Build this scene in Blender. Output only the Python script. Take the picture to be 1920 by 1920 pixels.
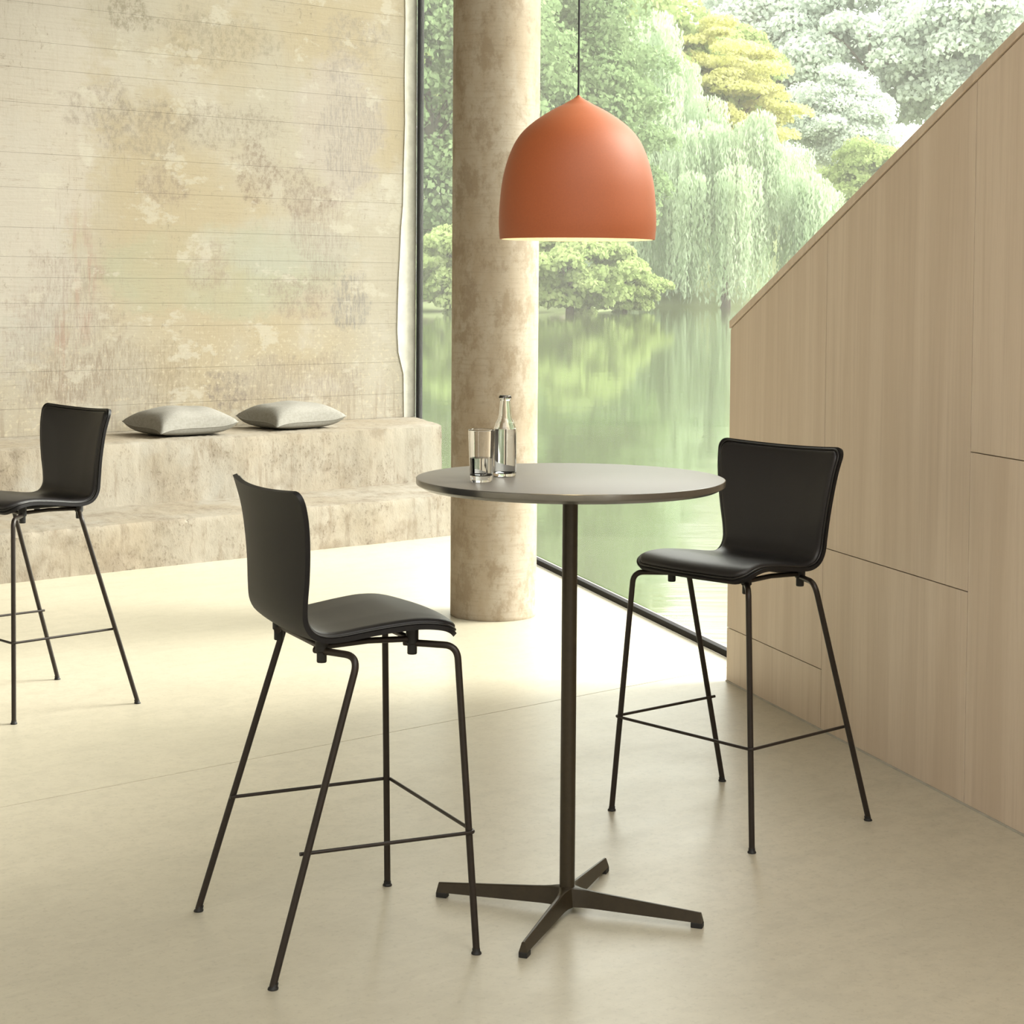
import bpy, math, random
import numpy as np
from mathutils import Vector, Matrix

for o in list(bpy.data.objects):
    bpy.data.objects.remove(o, do_unlink=True)
scene = bpy.context.scene
COL = scene.collection
R = math.radians

# ------------------------------------------------------------------ camera
cam_d = bpy.data.cameras.new('camera')
cam = bpy.data.objects.new('camera', cam_d)
COL.objects.link(cam)
cam_d.sensor_width = 36.0
cam_d.lens = 3519.86 / 1920 * 36.0
cam_d.shift_y = -(960 - 708.66) / 1920
cam_d.clip_start = 0.05
cam_d.clip_end = 2000
cam.matrix_world = (Matrix.Translation((0, 0, 1.505)) @ Matrix.Rotation(R(90 - 2.81), 4, 'X')
                    @ Matrix.Rotation(0.0068, 4, 'Z'))
scene.camera = cam

# ------------------------------------------------------------------ sky, sun, exposure
world = bpy.data.worlds.new('sky')
scene.world = world
world.use_nodes = True
bg = world.node_tree.nodes['Background']
bg.inputs[0].default_value = (1.0, 0.975, 0.92, 1)
bg.inputs[1].default_value = 4.0
SUN_AZ, SUN_EL = 12.0, 29.5
sd = bpy.data.lights.new('sun', 'SUN')
sd.energy = 8.8
sd.color = (1.0, 0.955, 0.89)
sd.angle = R(32)
sun = bpy.data.objects.new('sun', sd)
COL.objects.link(sun)
sv = Vector((math.cos(R(SUN_AZ)) * math.cos(R(SUN_EL)), math.sin(R(SUN_AZ)) * math.cos(R(SUN_EL)), math.sin(R(SUN_EL))))
sun.rotation_euler = (-sv).to_track_quat('-Z', 'Y').to_euler()
sun.location = sv * 30
vs = scene.view_settings
vs.view_transform = 'Standard'
vs.look = 'None'
vs.exposure = 0.15
vs.gamma = 1.0
vs.use_curve_mapping = False
cy = scene.cycles
cy.max_bounces = 6
cy.diffuse_bounces = 3
cy.glossy_bounces = 3
cy.transmission_bounces = 6
cy.transparent_max_bounces = 8
cy.caustics_reflective = False
cy.use_light_tree = False

# ------------------------------------------------------------------ node helpers
class NT:
    def __init__(self, name):
        self.m = bpy.data.materials.new(name)
        self.m.use_nodes = True
        self.t = self.m.node_tree
        self.t.nodes.clear()
        self.out = self.t.nodes.new('ShaderNodeOutputMaterial')
    def n(self, typ, **kw):
        nd = self.t.nodes.new(typ)
        for k, v in kw.items():
            setattr(nd, k, v)
        return nd
    def link(self, a, b):
        self.t.links.new(a, b)
    def put(self, sock, v):
        if hasattr(v, 'is_output') or isinstance(v, bpy.types.NodeSocket):
            self.link(v, sock)
        else:
            if isinstance(v, (tuple, list)) and len(v) == 3 and sock.type == 'RGBA':
                v = (*v, 1)
            sock.default_value = v
    def math(self, op, a, b=0.0, clamp=False):
        nd = self.n('ShaderNodeMath', operation=op, use_clamp=clamp)
        self.put(nd.inputs[0], a)
        self.put(nd.inputs[1], b)
        return nd.outputs[0]
    def mix(self, f, a, b, blend='MIX'):
        nd = self.n('ShaderNodeMix', data_type='RGBA', blend_type=blend)
        self.put(nd.inputs[0], f)
        self.put(nd.inputs[6], a)
        self.put(nd.inputs[7], b)
        return nd.outputs[2]
    def noise(self, vec, scale, detail=4, rough=0.55, dist=0.0):
        nd = self.n('ShaderNodeTexNoise')
        if vec is not None:
            self.link(vec, nd.inputs['Vector'])
        nd.inputs['Scale'].default_value = scale
        nd.inputs['Detail'].default_value = detail
        nd.inputs['Roughness'].default_value = rough
        nd.inputs['Distortion'].default_value = dist
        return nd.outputs['Fac']
    def ramp(self, f, lo, hi):
        nd = self.n('ShaderNodeMapRange', interpolation_type='SMOOTHSTEP')
        self.put(nd.inputs[0], f)
        nd.inputs[1].default_value = lo
        nd.inputs[2].default_value = hi
        return nd.outputs[0]
    def mapv(self, vec, scale=(1, 1, 1), rot=(0, 0, 0), loc=(0, 0, 0)):
        nd = self.n('ShaderNodeMapping')
        self.link(vec, nd.inputs[0])
        nd.inputs['Scale'].default_value = scale
        nd.inputs['Rotation'].default_value = rot
        nd.inputs['Location'].default_value = loc
        return nd.outputs[0]
    def pos(self):
        return self.n('ShaderNodeNewGeometry').outputs['Position']
    def obj(self):
        return self.n('ShaderNodeTexCoord').outputs['Object']
    def bsdf(self, color, rough=0.5, metal=0.0, spec=0.5, bump=None, bump_s=0.3, bump_d=0.002, **kw):
        b = self.n('ShaderNodeBsdfPrincipled')
        self.put(b.inputs['Base Color'], color)
        self.put(b.inputs['Roughness'], rough)
        self.put(b.inputs['Metallic'], metal)
        self.put(b.inputs['Specular IOR Level'], spec)
        for k, v in kw.items():
            self.put(b.inputs[k.replace('_', ' ')], v)
        if bump is not None:
            bn = self.n('ShaderNodeBump')
            bn.inputs['Strength'].default_value = bump_s
            bn.inputs['Distance'].default_value = bump_d
            self.link(bump, bn.inputs['Height'])
            self.link(bn.outputs[0], b.inputs['Normal'])
        return b
    def done(self, shader):
        self.link(shader.outputs[0] if hasattr(shader, 'outputs') else shader, self.out.inputs['Surface'])
        return self.m

# axes of the concrete wall and the floor slabs
AE = R(41.5)
E_ = Vector((math.cos(AE), math.sin(AE), 0))
N_ = Vector((-math.sin(AE), math.cos(AE), 0))
def tq(t, q, z=0.0):
    return E_ * t + N_ * q + Vector((0, 0, z))

def concrete_wall_mat():
    k = NT('weathered_concrete')
    p = k.mapv(k.pos(), rot=(0, 0, -AE))                 # x = along wall, z = height
    sep = k.n('ShaderNodeSeparateXYZ')
    k.link(p, sep.inputs[0])
    X, Z = sep.outputs[0], sep.outputs[2]
    big = k.noise(p, 0.7, 5, 0.6)
    med = k.noise(k.mapv(p, loc=(3, 1, 2)), 2.2, 6, 0.65)
    fine = k.noise(p, 55, 5, 0.7)
    streak = k.noise(k.mapv(p, scale=(26, 26, 2.6)), 1.0, 5, 0.65)
    hstreak = k.noise(k.mapv(p, scale=(2.5, 2.5, 60)), 1.0, 4, 0.6)
    c = k.mix(k.ramp(big, 0.38, 0.62), (0.260, 0.218, 0.149), (0.269, 0.242, 0.193))
    c = k.mix(k.math('MULTIPLY', k.ramp(med, 0.52, 0.70), 0.55), c, (0.318, 0.293, 0.252))
    # speckled render low on the wall
    speck = k.noise(p, 38, 2, 0.5)
    low = k.ramp(Z, 1.55, 0.95)
    c = k.mix(k.math('MULTIPLY', k.math('MULTIPLY', k.ramp(speck, 0.55, 0.68), low), 0.6), c, (0.361, 0.318, 0.235))
    def patch(x0, z0, rx, rz, col, amt, tex, lo=0.42, hi=0.60, edge=0.55, soft=0.55, fill=0.0):
        nonlocal c
        dx = k.math('DIVIDE', k.math('SUBTRACT', X, x0), rx)
        dz = k.math('DIVIDE', k.math('SUBTRACT', Z, z0), rz)
        d = k.math('ADD', k.math('MULTIPLY', dx, dx), k.math('MULTIPLY', dz, dz))
        m = k.math('ADD', k.math('SUBTRACT', 1.0, d), k.math('MULTIPLY', k.math('SUBTRACT', edge_n, 0.5), 4.0 * edge))
        m = k.ramp(m, 0.0, soft)
        m = k.math('MULTIPLY', m, k.math('ADD', fill, k.math('MULTIPLY', k.ramp(tex, lo, hi), 1.0 - fill)))
        c = k.mix(k.math('MULTIPLY', m, amt), c, col)
    edge_n = k.noise(k.mapv(p, scale=(1, 1, 1.5)), 3.2, 10, 0.74)
    grit = k.noise(k.mapv(p, scale=(34, 34, 22)), 1.0, 9, 0.84)
    gritv = k.noise(k.mapv(p, scale=(60, 60, 9)), 1.0, 8, 0.84)
    # broad tints left from old paint
    patch(6.45, 1.58, 1.0, 0.34, (0.218, 0.235, 0.168), 0.45, big, 0.2, 0.5)
    patch(6.9, 1.75, 0.7, 0.22, (0.260, 0.260, 0.231), 0.35, big, 0.2, 0.5)
    patch(5.30, 1.50, 0.33, 0.62, (0.235, 0.159, 0.125), 0.75, streak, 0.44, 0.60)
    patch(5.10, 1.75, 0.35, 0.9, (0.276, 0.265, 0.235), 0.7, big, 0.2, 0.5)
    patch(4.95, 2.6, 0.75, 1.6, (0.311, 0.280, 0.239), 0.8, big, 0.1, 0.4)
    patch(7.35, 2.55, 0.42, 0.55, (0.276, 0.243, 0.214), 0.6, big, 0.2, 0.5)
    # grey and mauve scabs
    for x0, z0, rx, rz, col, amt, tex in (
            (5.81, 3.125, 0.16, 0.12, (0.143, 0.119, 0.080), 0.9, grit),
            (6.45, 3.03, 0.42, 0.22, (0.168, 0.143, 0.105), 0.7, grit),
            (7.50, 3.10, 0.30, 0.20, (0.185, 0.159, 0.143), 0.6, grit),
            (7.45, 2.55, 0.24, 0.38, (0.168, 0.147, 0.139), 0.75, gritv),
            (6.72, 2.20, 0.17, 0.20, (0.159, 0.113, 0.087), 0.95, grit),
            (7.10, 2.10, 0.20, 0.17, (0.172, 0.130, 0.105), 0.9, grit),
            (7.20, 1.85, 0.22, 0.35, (0.209, 0.159, 0.130), 0.75, gritv),
            (5.95, 2.43, 0.34, 0.18, (0.185, 0.155, 0.125), 0.75, grit),
            (5.60, 2.55, 0.22, 0.16, (0.189, 0.159, 0.130), 0.7, grit),
            (6.45, 2.52, 0.42, 0.14, (0.189, 0.155, 0.119), 0.7, grit),
            (6.05, 2.08, 0.18, 0.12, (0.189, 0.143, 0.113), 0.8, grit),
            (7.45, 1.37, 0.15, 0.20, (0.139, 0.130, 0.134), 0.95, gritv),
            (7.05, 1.42, 0.28, 0.16, (0.200, 0.150, 0.125), 0.8, grit),
            (6.35, 1.62, 0.16, 0.14, (0.231, 0.177, 0.139), 0.7, grit),
            (6.47, 0.87, 0.16, 0.13, (0.125, 0.101, 0.096), 0.9, grit),
            (5.75, 0.95, 0.55, 0.20, (0.177, 0.134, 0.092), 0.8, gritv),
            (7.05, 0.86, 0.50, 0.20, (0.177, 0.139, 0.119), 0.75, gritv),
            (5.35, 1.20, 0.35, 0.45, (0.189, 0.143, 0.113), 0.7, gritv)):
        patch(x0, z0, rx * 1.1, rz * 1.1, tuple(0.85 * a for a in col), amt * 0.68, tex, 0.45, 0.58, 1.2, 0.5, 0.10)
    # base of the wall, dirty
    bm = k.math('MULTIPLY', k.ramp(Z, 0.98, 0.62), k.ramp(streak, 0.48, 0.64))
    c = k.mix(k.math('MULTIPLY', bm, 0.55), c, (0.177, 0.139, 0.101))
    # scattered pits and fine streaks everywhere
    pit = k.math('MULTIPLY', k.ramp(grit, 0.56, 0.62), k.ramp(k.noise(k.mapv(p, loc=(5, 5, 1)), 3.2, 7, 0.7), 0.44, 0.60))
    c = k.mix(k.math('MULTIPLY', pit, 0.65), c, (0.150, 0.122, 0.092))
    c = k.mix(k.math('MULTIPLY', k.ramp(hstreak, 0.60, 0.75), 0.25), c, (0.189, 0.159, 0.122))
    c = k.mix(k.math('MULTIPLY', k.ramp(streak, 0.50, 0.75), 0.22), c, (0.218, 0.185, 0.143))
    zone = k.ramp(k.noise(k.mapv(p, loc=(2, 8, 3)), 1.6, 5, 0.6), 0.40, 0.60)
    scr = k.noise(k.mapv(p, scale=(9, 9, 130)), 1.0, 6, 0.7)
    c = k.mix(k.math('MULTIPLY', k.math('MULTIPLY', k.ramp(scr, 0.58, 0.66), zone), 0.55), c, (0.17, 0.135, 0.10))
    scv = k.noise(k.mapv(p, scale=(150, 150, 10)), 1.0, 6, 0.7)
    zv = k.ramp(k.noise(k.mapv(p, loc=(9, 1, 7)), 1.9, 5, 0.6), 0.46, 0.62)
    c = k.mix(k.math('MULTIPLY', k.math('MULTIPLY', k.ramp(scv, 0.56, 0.64), zv), 0.5), c, (0.18, 0.145, 0.115))
    pale = k.math('MULTIPLY', k.ramp(k.noise(k.mapv(p, scale=(3, 3, 5), loc=(4, 4, 4)), 1.0, 8, 0.72), 0.56, 0.62), 0.5)
    c = k.mix(pale, c, (0.34, 0.315, 0.26))
    h = k.math('ADD', k.math('MULTIPLY', fine, 0.6), k.math('ADD', k.math('MULTIPLY', grit, 0.5), hstreak))
    return k.done(k.bsdf(c, 0.85, spec=0.2, bump=h, bump_s=0.35, bump_d=0.004))

def step_mat():
    k = NT('worn_concrete')
    p = k.mapv(k.pos(), rot=(0, 0, -AE))
    sep = k.n('ShaderNodeSeparateXYZ')
    k.link(p, sep.inputs[0])
    nrm = k.n('ShaderNodeNewGeometry').outputs['Normal']
    sn = k.n('ShaderNodeSeparateXYZ')
    k.link(nrm, sn.inputs[0])
    big = k.noise(p, 1.3, 5, 0.6)
    med = k.noise(p, 5, 6, 0.65)
    grit = k.noise(k.mapv(p, scale=(70, 70, 40)), 1.0, 4, 0.75)
    streak = k.noise(k.mapv(p, scale=(22, 22, 3)), 1.0, 5, 0.65)
    c = k.mix(k.ramp(big, 0.36, 0.64), (0.263, 0.223, 0.166), (0.278, 0.251, 0.206))
    c = k.mix(k.math('MULTIPLY', k.ramp(med, 0.50, 0.68), 0.7), c, (0.199, 0.164, 0.123))
    c = k.mix(k.math('MULTIPLY', k.ramp(streak, 0.52, 0.68), 0.6), c, (0.179, 0.143, 0.104))
    c = k.mix(k.math('MULTIPLY', k.math('MULTIPLY', k.ramp(grit, 0.52, 0.66), k.ramp(med, 0.40, 0.62)), 0.8), c, (0.120, 0.092, 0.067))
    patchy = k.ramp(k.noise(k.mapv(p, loc=(7, 2, 4)), 2.6, 6, 0.65), 0.56, 0.68)
    c = k.mix(k.math('MULTIPLY', patchy, 0.6), c, (0.159, 0.123, 0.087))
    c = k.mix(k.math('MULTIPLY', k.ramp(k.noise(k.mapv(p, loc=(1, 9, 4)), 2.0, 5, 0.6), 0.56, 0.70), 0.6), c, (0.310, 0.290, 0.251))
    h = k.math('ADD', k.math('MULTIPLY', grit, 0.6), med)
    return k.done(k.bsdf(c, 0.85, spec=0.2, bump=h, bump_s=0.5, bump_d=0.008))

def floor_mat():
    k = NT('polished_concrete')
    p = k.mapv(k.pos(), rot=(0, 0, -AE))
    big = k.noise(p, 0.5, 5, 0.6)
    med = k.noise(k.mapv(p, scale=(1, 2.2, 1)), 2.2, 6, 0.65)
    fine = k.noise(p, 60, 4, 0.7)
    sc = k.noise(k.mapv(p, scale=(3, 30, 1)), 1.0, 4, 0.6)
    c = k.mix(k.ramp(big, 0.36, 0.64), (0.485, 0.445, 0.345), (0.55, 0.50, 0.39))
    c = k.mix(k.math('MULTIPLY', k.ramp(med, 0.50, 0.72), 0.45), c, (0.42, 0.385, 0.30))
    mot = k.noise(p, 16, 7, 0.75)
    c = k.mix(k.math('MULTIPLY', k.ramp(mot, 0.42, 0.62), 0.35), c, (0.40, 0.365, 0.28))
    c = k.mix(k.math('MULTIPLY', k.ramp(fine, 0.54, 0.66), 0.35), c, (0.33, 0.30, 0.225))
    c = k.mix(k.math('MULTIPLY', k.ramp(sc, 0.55, 0.72), 0.2), c, (0.60, 0.56, 0.45))
    r = k.math('ADD', 0.27, k.math('MULTIPLY', med, 0.2))
    return k.done(k.bsdf(c, r, spec=0.45, bump=fine, bump_s=0.08, bump_d=0.001))

def column_mat():
    k = NT('column_concrete')
    p = k.obj()
    med = k.noise(k.mapv(p, scale=(4, 4, 1.6)), 1.0, 6, 0.65)
    hb = k.noise(k.mapv(p, scale=(6, 6, 75)), 1.0, 4, 0.6)
    fine = k.noise(p, 70, 4, 0.7)
    mot = k.noise(k.mapv(p, scale=(10, 10, 7)), 1.0, 8, 0.72)
    c = k.mix(k.ramp(med, 0.36, 0.66), (0.319, 0.255, 0.182), (0.388, 0.335, 0.268))
    c = k.mix(k.math('MULTIPLY', k.ramp(mot, 0.48, 0.62), 0.6), c, (0.216, 0.159, 0.101))
    c = k.mix(k.math('MULTIPLY', k.ramp(hb, 0.5, 0.68), 0.3), c, (0.237, 0.187, 0.134))
    c = k.mix(k.math('MULTIPLY', k.ramp(fine, 0.55, 0.70), 0.4), c, (0.205, 0.159, 0.107))
    h = k.math('ADD', hb, k.math('MULTIPLY', fine, 0.6))
    return k.done(k.bsdf(c, 0.75, spec=0.3, bump=h, bump_s=0.25, bump_d=0.003))

def wood_mat():
    k = NT('limed_wood_veneer')
    p = k.obj()
    oi = k.n('ShaderNodeObjectInfo')
    off = k.n('ShaderNodeVectorMath', operation='MULTIPLY_ADD')
    k.link(oi.outputs['Random'], off.inputs[0])
    off.inputs[1].default_value = (17, 9, 5)
    k.link(p, off.inputs[2])
    v = off.outputs[0]
    g1 = k.noise(k.mapv(v, scale=(60, 60, 1.1)), 1.0, 5, 0.65, 0.3)
    g2 = k.noise(k.mapv(v, scale=(7, 7, 0.35)), 1.0, 4, 0.6, 0.6)
    g3 = k.noise(k.mapv(v, scale=(230, 230, 9)), 1.0, 3, 0.6)
    c = k.mix(k.ramp(g2, 0.35, 0.65), (0.669, 0.553, 0.438), (0.747, 0.631, 0.513))
    c = k.mix(k.math('MULTIPLY', k.ramp(g1, 0.46, 0.70), 0.40), c, (0.592, 0.483, 0.381))
    c = k.mix(k.math('MULTIPLY', k.ramp(g3, 0.52, 0.72), 0.25), c, (0.575, 0.465, 0.364))
    return k.done(k.bsdf(c, 0.48, spec=0.35, bump=g3, bump_s=0.12, bump_d=0.001))

def simple(name, col, rough=0.5, metal=0.0, spec=0.5, nscale=120, nb=0.1, var=0.08, **kw):
    k = NT(name)
    p = k.obj()
    f = k.noise(p, nscale, 4, 0.6)
    dark = tuple(x * (1 - var) for x in col)
    light = tuple(min(1, x * (1 + var)) for x in col)
    c = k.mix(k.ramp(f, 0.35, 0.65), dark, light)
    return k.done(k.bsdf(c, rough, metal, spec, bump=f, bump_s=nb, bump_d=0.0006, **kw))

def fabric_mat():
    k = NT('linen')
    p = k.obj()
    w1 = k.noise(k.mapv(p, scale=(500, 40, 40)), 1.0, 2, 0.5)
    w2 = k.noise(k.mapv(p, scale=(40, 500, 40)), 1.0, 2, 0.5)
    f = k.math('ADD', w1, w2)
    b = k.noise(p, 9, 4, 0.6)
    c = k.mix(k.ramp(f, 0.8, 1.2), (0.221, 0.210, 0.184), (0.255, 0.245, 0.221))
    h = k.math('ADD', f, k.math('MULTIPLY', b, 3.0))
    return k.done(k.bsdf(c, 0.9, spec=0.1, bump=h, bump_s=0.35, bump_d=0.002))

def pane_mat():
    k = NT('window_glass')
    tr = k.n('ShaderNodeBsdfTransparent')
    tr.inputs[0].default_value = (0.965, 0.985, 0.965, 1)
    gl = k.n('ShaderNodeBsdfGlossy')
    gl.inputs['Roughness'].default_value = 0.01
    fr = k.n('ShaderNodeFresnel')
    fr.inputs[0].default_value = 1.18
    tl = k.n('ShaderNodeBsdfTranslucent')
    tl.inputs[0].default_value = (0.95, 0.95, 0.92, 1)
    haze_veil = k.ramp(k.noise(k.pos(), 0.35, 4, 0.6), 0.2, 0.9)  # pale veil in the glass, stands in for the haze outside
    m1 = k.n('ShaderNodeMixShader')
    k.put(m1.inputs[0], k.math('ADD', 0.020, k.math('MULTIPLY', haze_veil, 0.014)))
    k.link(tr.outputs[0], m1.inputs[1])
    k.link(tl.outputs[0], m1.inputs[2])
    m2 = k.n('ShaderNodeMixShader')
    k.link(k.math('MULTIPLY', fr.outputs[0], 0.08), m2.inputs[0])
    k.link(m1.outputs[0], m2.inputs[1])
    k.link(gl.outputs[0], m2.inputs[2])
    return k.done(m2)

def water_mat():
    k = NT('lake_water')
    p = k.pos()
    sep = k.n('ShaderNodeSeparateXYZ')
    k.link(p, sep.inputs[0])
    rip = k.noise(k.mapv(p, scale=(0.30, 1.1, 1), rot=(0, 0, R(-8))), 1.0, 4, 0.55)
    fine = k.noise(k.mapv(p, scale=(2.0, 11.0, 1), rot=(0, 0, R(-8))), 1.0, 3, 0.5)
    # ruffled patch added close to the building to stand for the water's white glare
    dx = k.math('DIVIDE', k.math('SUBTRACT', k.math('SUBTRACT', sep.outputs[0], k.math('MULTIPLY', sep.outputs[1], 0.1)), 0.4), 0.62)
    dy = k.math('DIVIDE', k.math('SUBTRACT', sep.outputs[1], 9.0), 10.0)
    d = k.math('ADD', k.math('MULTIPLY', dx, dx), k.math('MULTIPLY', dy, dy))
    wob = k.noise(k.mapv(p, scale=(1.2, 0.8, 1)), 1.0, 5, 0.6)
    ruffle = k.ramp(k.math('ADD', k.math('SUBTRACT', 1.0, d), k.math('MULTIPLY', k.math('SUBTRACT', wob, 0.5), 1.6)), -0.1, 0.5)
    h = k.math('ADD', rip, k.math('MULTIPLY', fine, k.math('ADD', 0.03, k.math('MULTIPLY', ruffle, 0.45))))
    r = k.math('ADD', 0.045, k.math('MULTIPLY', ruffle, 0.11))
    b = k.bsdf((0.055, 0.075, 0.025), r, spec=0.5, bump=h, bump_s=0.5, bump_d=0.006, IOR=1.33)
    b.inputs['Specular Tint'].default_value = (0.66, 0.74, 0.52, 1)
    return k.done(b)

def leaf_mat(name, c1, c2, c3):
    k = NT(name)
    p = k.pos()
    oi = k.n('ShaderNodeObjectInfo')
    f = k.noise(p, 0.45, 4, 0.65)
    f2 = k.noise(p, 4.0, 3, 0.6)
    c = k.mix(k.ramp(f, 0.35, 0.65), c1, c2)
    c = k.mix(k.math('MULTIPLY', k.ramp(f2, 0.45, 0.7), 0.7), c, c3)
    d = k.n('ShaderNodeBsdfDiffuse')
    k.link(c, d.inputs[0])
    t = k.n('ShaderNodeBsdfTranslucent')
    k.link(c, t.inputs[0])
    m = k.n('ShaderNodeMixShader')
    m.inputs[0].default_value = 0.45
    k.link(d.outputs[0], m.inputs[1])
    k.link(t.outputs[0], m.inputs[2])
    return k.done(m)

def glass_mat(name, tint=(1, 1, 1), ior=1.45):
    k = NT(name)
    f = k.noise(k.obj(), 25, 2, 0.5)
    return k.done(k.bsdf(tint, 0.0, spec=0.5, bump=f, bump_s=0.04, bump_d=0.001, Transmission_Weight=1.0, IOR=ior))

def emit_mat(name, col, s):
    k = NT(name)
    e = k.n('ShaderNodeEmission')
    e.inputs[0].default_value = (*col, 1)
    e.inputs[1].default_value = s
    return k.done(e)

M = dict(
    wall=concrete_wall_mat(), step=step_mat(), floor=floor_mat(), column=column_mat(), wood=wood_mat(),
    plaster=simple('white_plaster', (0.50, 0.475, 0.41), 0.9, nscale=14, nb=0.3),
    ceiling=simple('ceiling_paint', (0.30, 0.28, 0.25), 0.9, nscale=8),
    black_frame=simple('black_aluminium', (0.012, 0.0112, 0.0108), 0.65, 0.0, 0.2),
    leather=simple('black_leather', (0.016, 0.0143, 0.0152), 0.42, 0.0, 0.42, nscale=650, nb=0.35, var=0.15),
    shell=simple('black_shell_leather', (0.010, 0.0091, 0.0098), 0.52, 0.0, 0.26, nscale=650, nb=0.3, var=0.15),
    stitch=simple('black_piping', (0.012, 0.011, 0.010), 0.4),
    tube=simple('brown_bronze_steel', (0.022, 0.0155, 0.0115), 0.40, 0.15, 0.42, nscale=60, nb=0.02),
    rubber=simple('black_rubber', (0.010, 0.0095, 0.009), 0.6),
    laminate=simple('taupe_laminate', (0.20, 0.183, 0.163), 0.42, 0.0, 0.35, nscale=400, nb=0.03, var=0.03),
    edge=simple('dark_aluminium_edge', (0.21, 0.205, 0.195), 0.24, 0.9, 0.5, nscale=40, nb=0.0, var=0.03),
    bronze=simple('olive_bronze', (0.034, 0.025, 0.013), 0.40, 0.2, 0.5, nscale=60, nb=0.02),
    terracotta=simple('matt_terracotta', (0.335, 0.080, 0.021), 0.60, 0.0, 0.6, nscale=300, nb=0.05, var=0.04, Sheen_Weight=0.10, Sheen_Roughness=0.45, Sheen_Tint=(1.0, 0.80, 0.55, 1)),
    shade_in=simple('white_lining', (0.85, 0.80, 0.68), 0.6),
    cord=simple('black_textile_cord', (0.012, 0.012, 0.012), 0.7),
    bulb=emit_mat('lit_bulb', (1.0, 0.80, 0.45), 22.0),
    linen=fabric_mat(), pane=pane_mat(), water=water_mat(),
    glass=glass_mat('clear_glass', (1, 1, 1), 1.4), liquid=glass_mat('sparkling_water', (0.99, 0.985, 0.96), 1.33),
    cap=simple('dark_crown_cap', (0.10, 0.095, 0.085), 0.3, 0.9),
    grass=leaf_mat('bank_grass', (0.318, 0.378, 0.188), (0.382, 0.441, 0.241), (0.424, 0.483, 0.295)),
    leaf_hazy=leaf_mat('hazy_pale_leaves', (0.530, 0.598, 0.509), (0.594, 0.662, 0.590), (0.678, 0.735, 0.697)),  # haze of distance put into the leaf colour
    bark=simple('bark', (0.10, 0.085, 0.06), 0.9, nscale=3, nb=0.5, var=0.3),
    leaf_green=leaf_mat('green_leaves', (0.180, 0.273, 0.121), (0.254, 0.347, 0.174), (0.339, 0.430, 0.241)),
    leaf_light=leaf_mat('light_leaves', (0.286, 0.378, 0.134), (0.360, 0.441, 0.188), (0.466, 0.525, 0.268)),
    leaf_yellow=leaf_mat('yellow_leaves', (0.530, 0.536, 0.174), (0.615, 0.609, 0.268), (0.678, 0.662, 0.402)),
    leaf_willow=leaf_mat('willow_leaves', (0.382, 0.493, 0.308), (0.477, 0.578, 0.402), (0.572, 0.651, 0.536)),
)

# ------------------------------------------------------------------ mesh helpers
def tag(o, label=None, cat=None, group=None, kind=None):
    if label: o['label'] = label
    if cat: o['category'] = cat
    if group: o['group'] = group
    if kind: o['kind'] = kind
    return o

def mk(name, verts, faces, mat, parent=None, smooth=False, mw=None, angle=None):
    me = bpy.data.meshes.new(name)
    me.from_pydata([tuple(v) for v in verts], [], [tuple(f) for f in faces])
    me.update()
    if mat is not None:
        me.materials.append(mat)
    if smooth:
        me.shade_smooth()
        if angle is not None:
            me.set_sharp_from_angle(angle=R(angle))
    o = bpy.data.objects.new(name, me)
    COL.objects.link(o)
    if parent is not None:
        o.parent = parent
    return o

def empty(name, loc=(0, 0, 0), rz=0.0):
    o = bpy.data.objects.new(name, None)
    COL.objects.link(o)
    o.location = loc
    o.rotation_euler = (0, 0, rz)
    o.empty_display_size = 0.1
    return o

def prism(pts, z0, z1):
    n = len(pts)
    v = [(p[0], p[1], z0) for p in pts] + [(p[0], p[1], z1) for p in pts]
    f = [list(range(n))[::-1], list(range(n, 2 * n))]
    f += [[i, (i + 1) % n, n + (i + 1) % n, n + i] for i in range(n)]
    return v, f

def prism_dir(poly, org, ax, ay, th):
    """polygon poly (a, b) in the plane org + a*ax + b*ay, extruded along th (vector)"""
    n = len(poly)
    v = [org + ax * a + ay * b for a, b in poly]
    v += [p + th for p in v]
    f = [list(range(n)), list(range(n, 2 * n))[::-1]]
    f += [[i, n + i, n + (i + 1) % n, (i + 1) % n] for i in range(n)]
    return v, f

def bevel(o, w, seg=2):
    b = o.modifiers.new('bevel', 'BEVEL')
    b.width = w
    b.segments = seg
    b.limit_method = 'ANGLE'
    b.angle_limit = R(35)
    return o

def lathe(prof, seg=48, close=False):
    """prof: list of (r, z)"""
    v, f = [], []
    rings = []
    for r, z in prof:
        if r < 1e-6:
            rings.append([len(v)])
            v.append((0, 0, z))
        else:
            rings.append(list(range(len(v), len(v) + seg)))
            v += [(r * math.cos(2 * math.pi * i / seg), r * math.sin(2 * math.pi * i / seg), z) for i in range(seg)]
    pairs = list(zip(rings[:-1], rings[1:]))
    if close:
        pairs.append((rings[-1], rings[0]))
    for a, b in pairs:
        for i in range(seg):
            j = (i + 1) % seg
            if len(a) == 1 and len(b) == 1:
                continue
            if len(a) == 1:
                f.append([a[0], b[i], b[j]][::-1])
            elif len(b) == 1:
                f.append([a[i], a[j], b[0]])
            else:
                f.append([a[i], a[j], b[j], b[i]])
    return v, f

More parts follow.
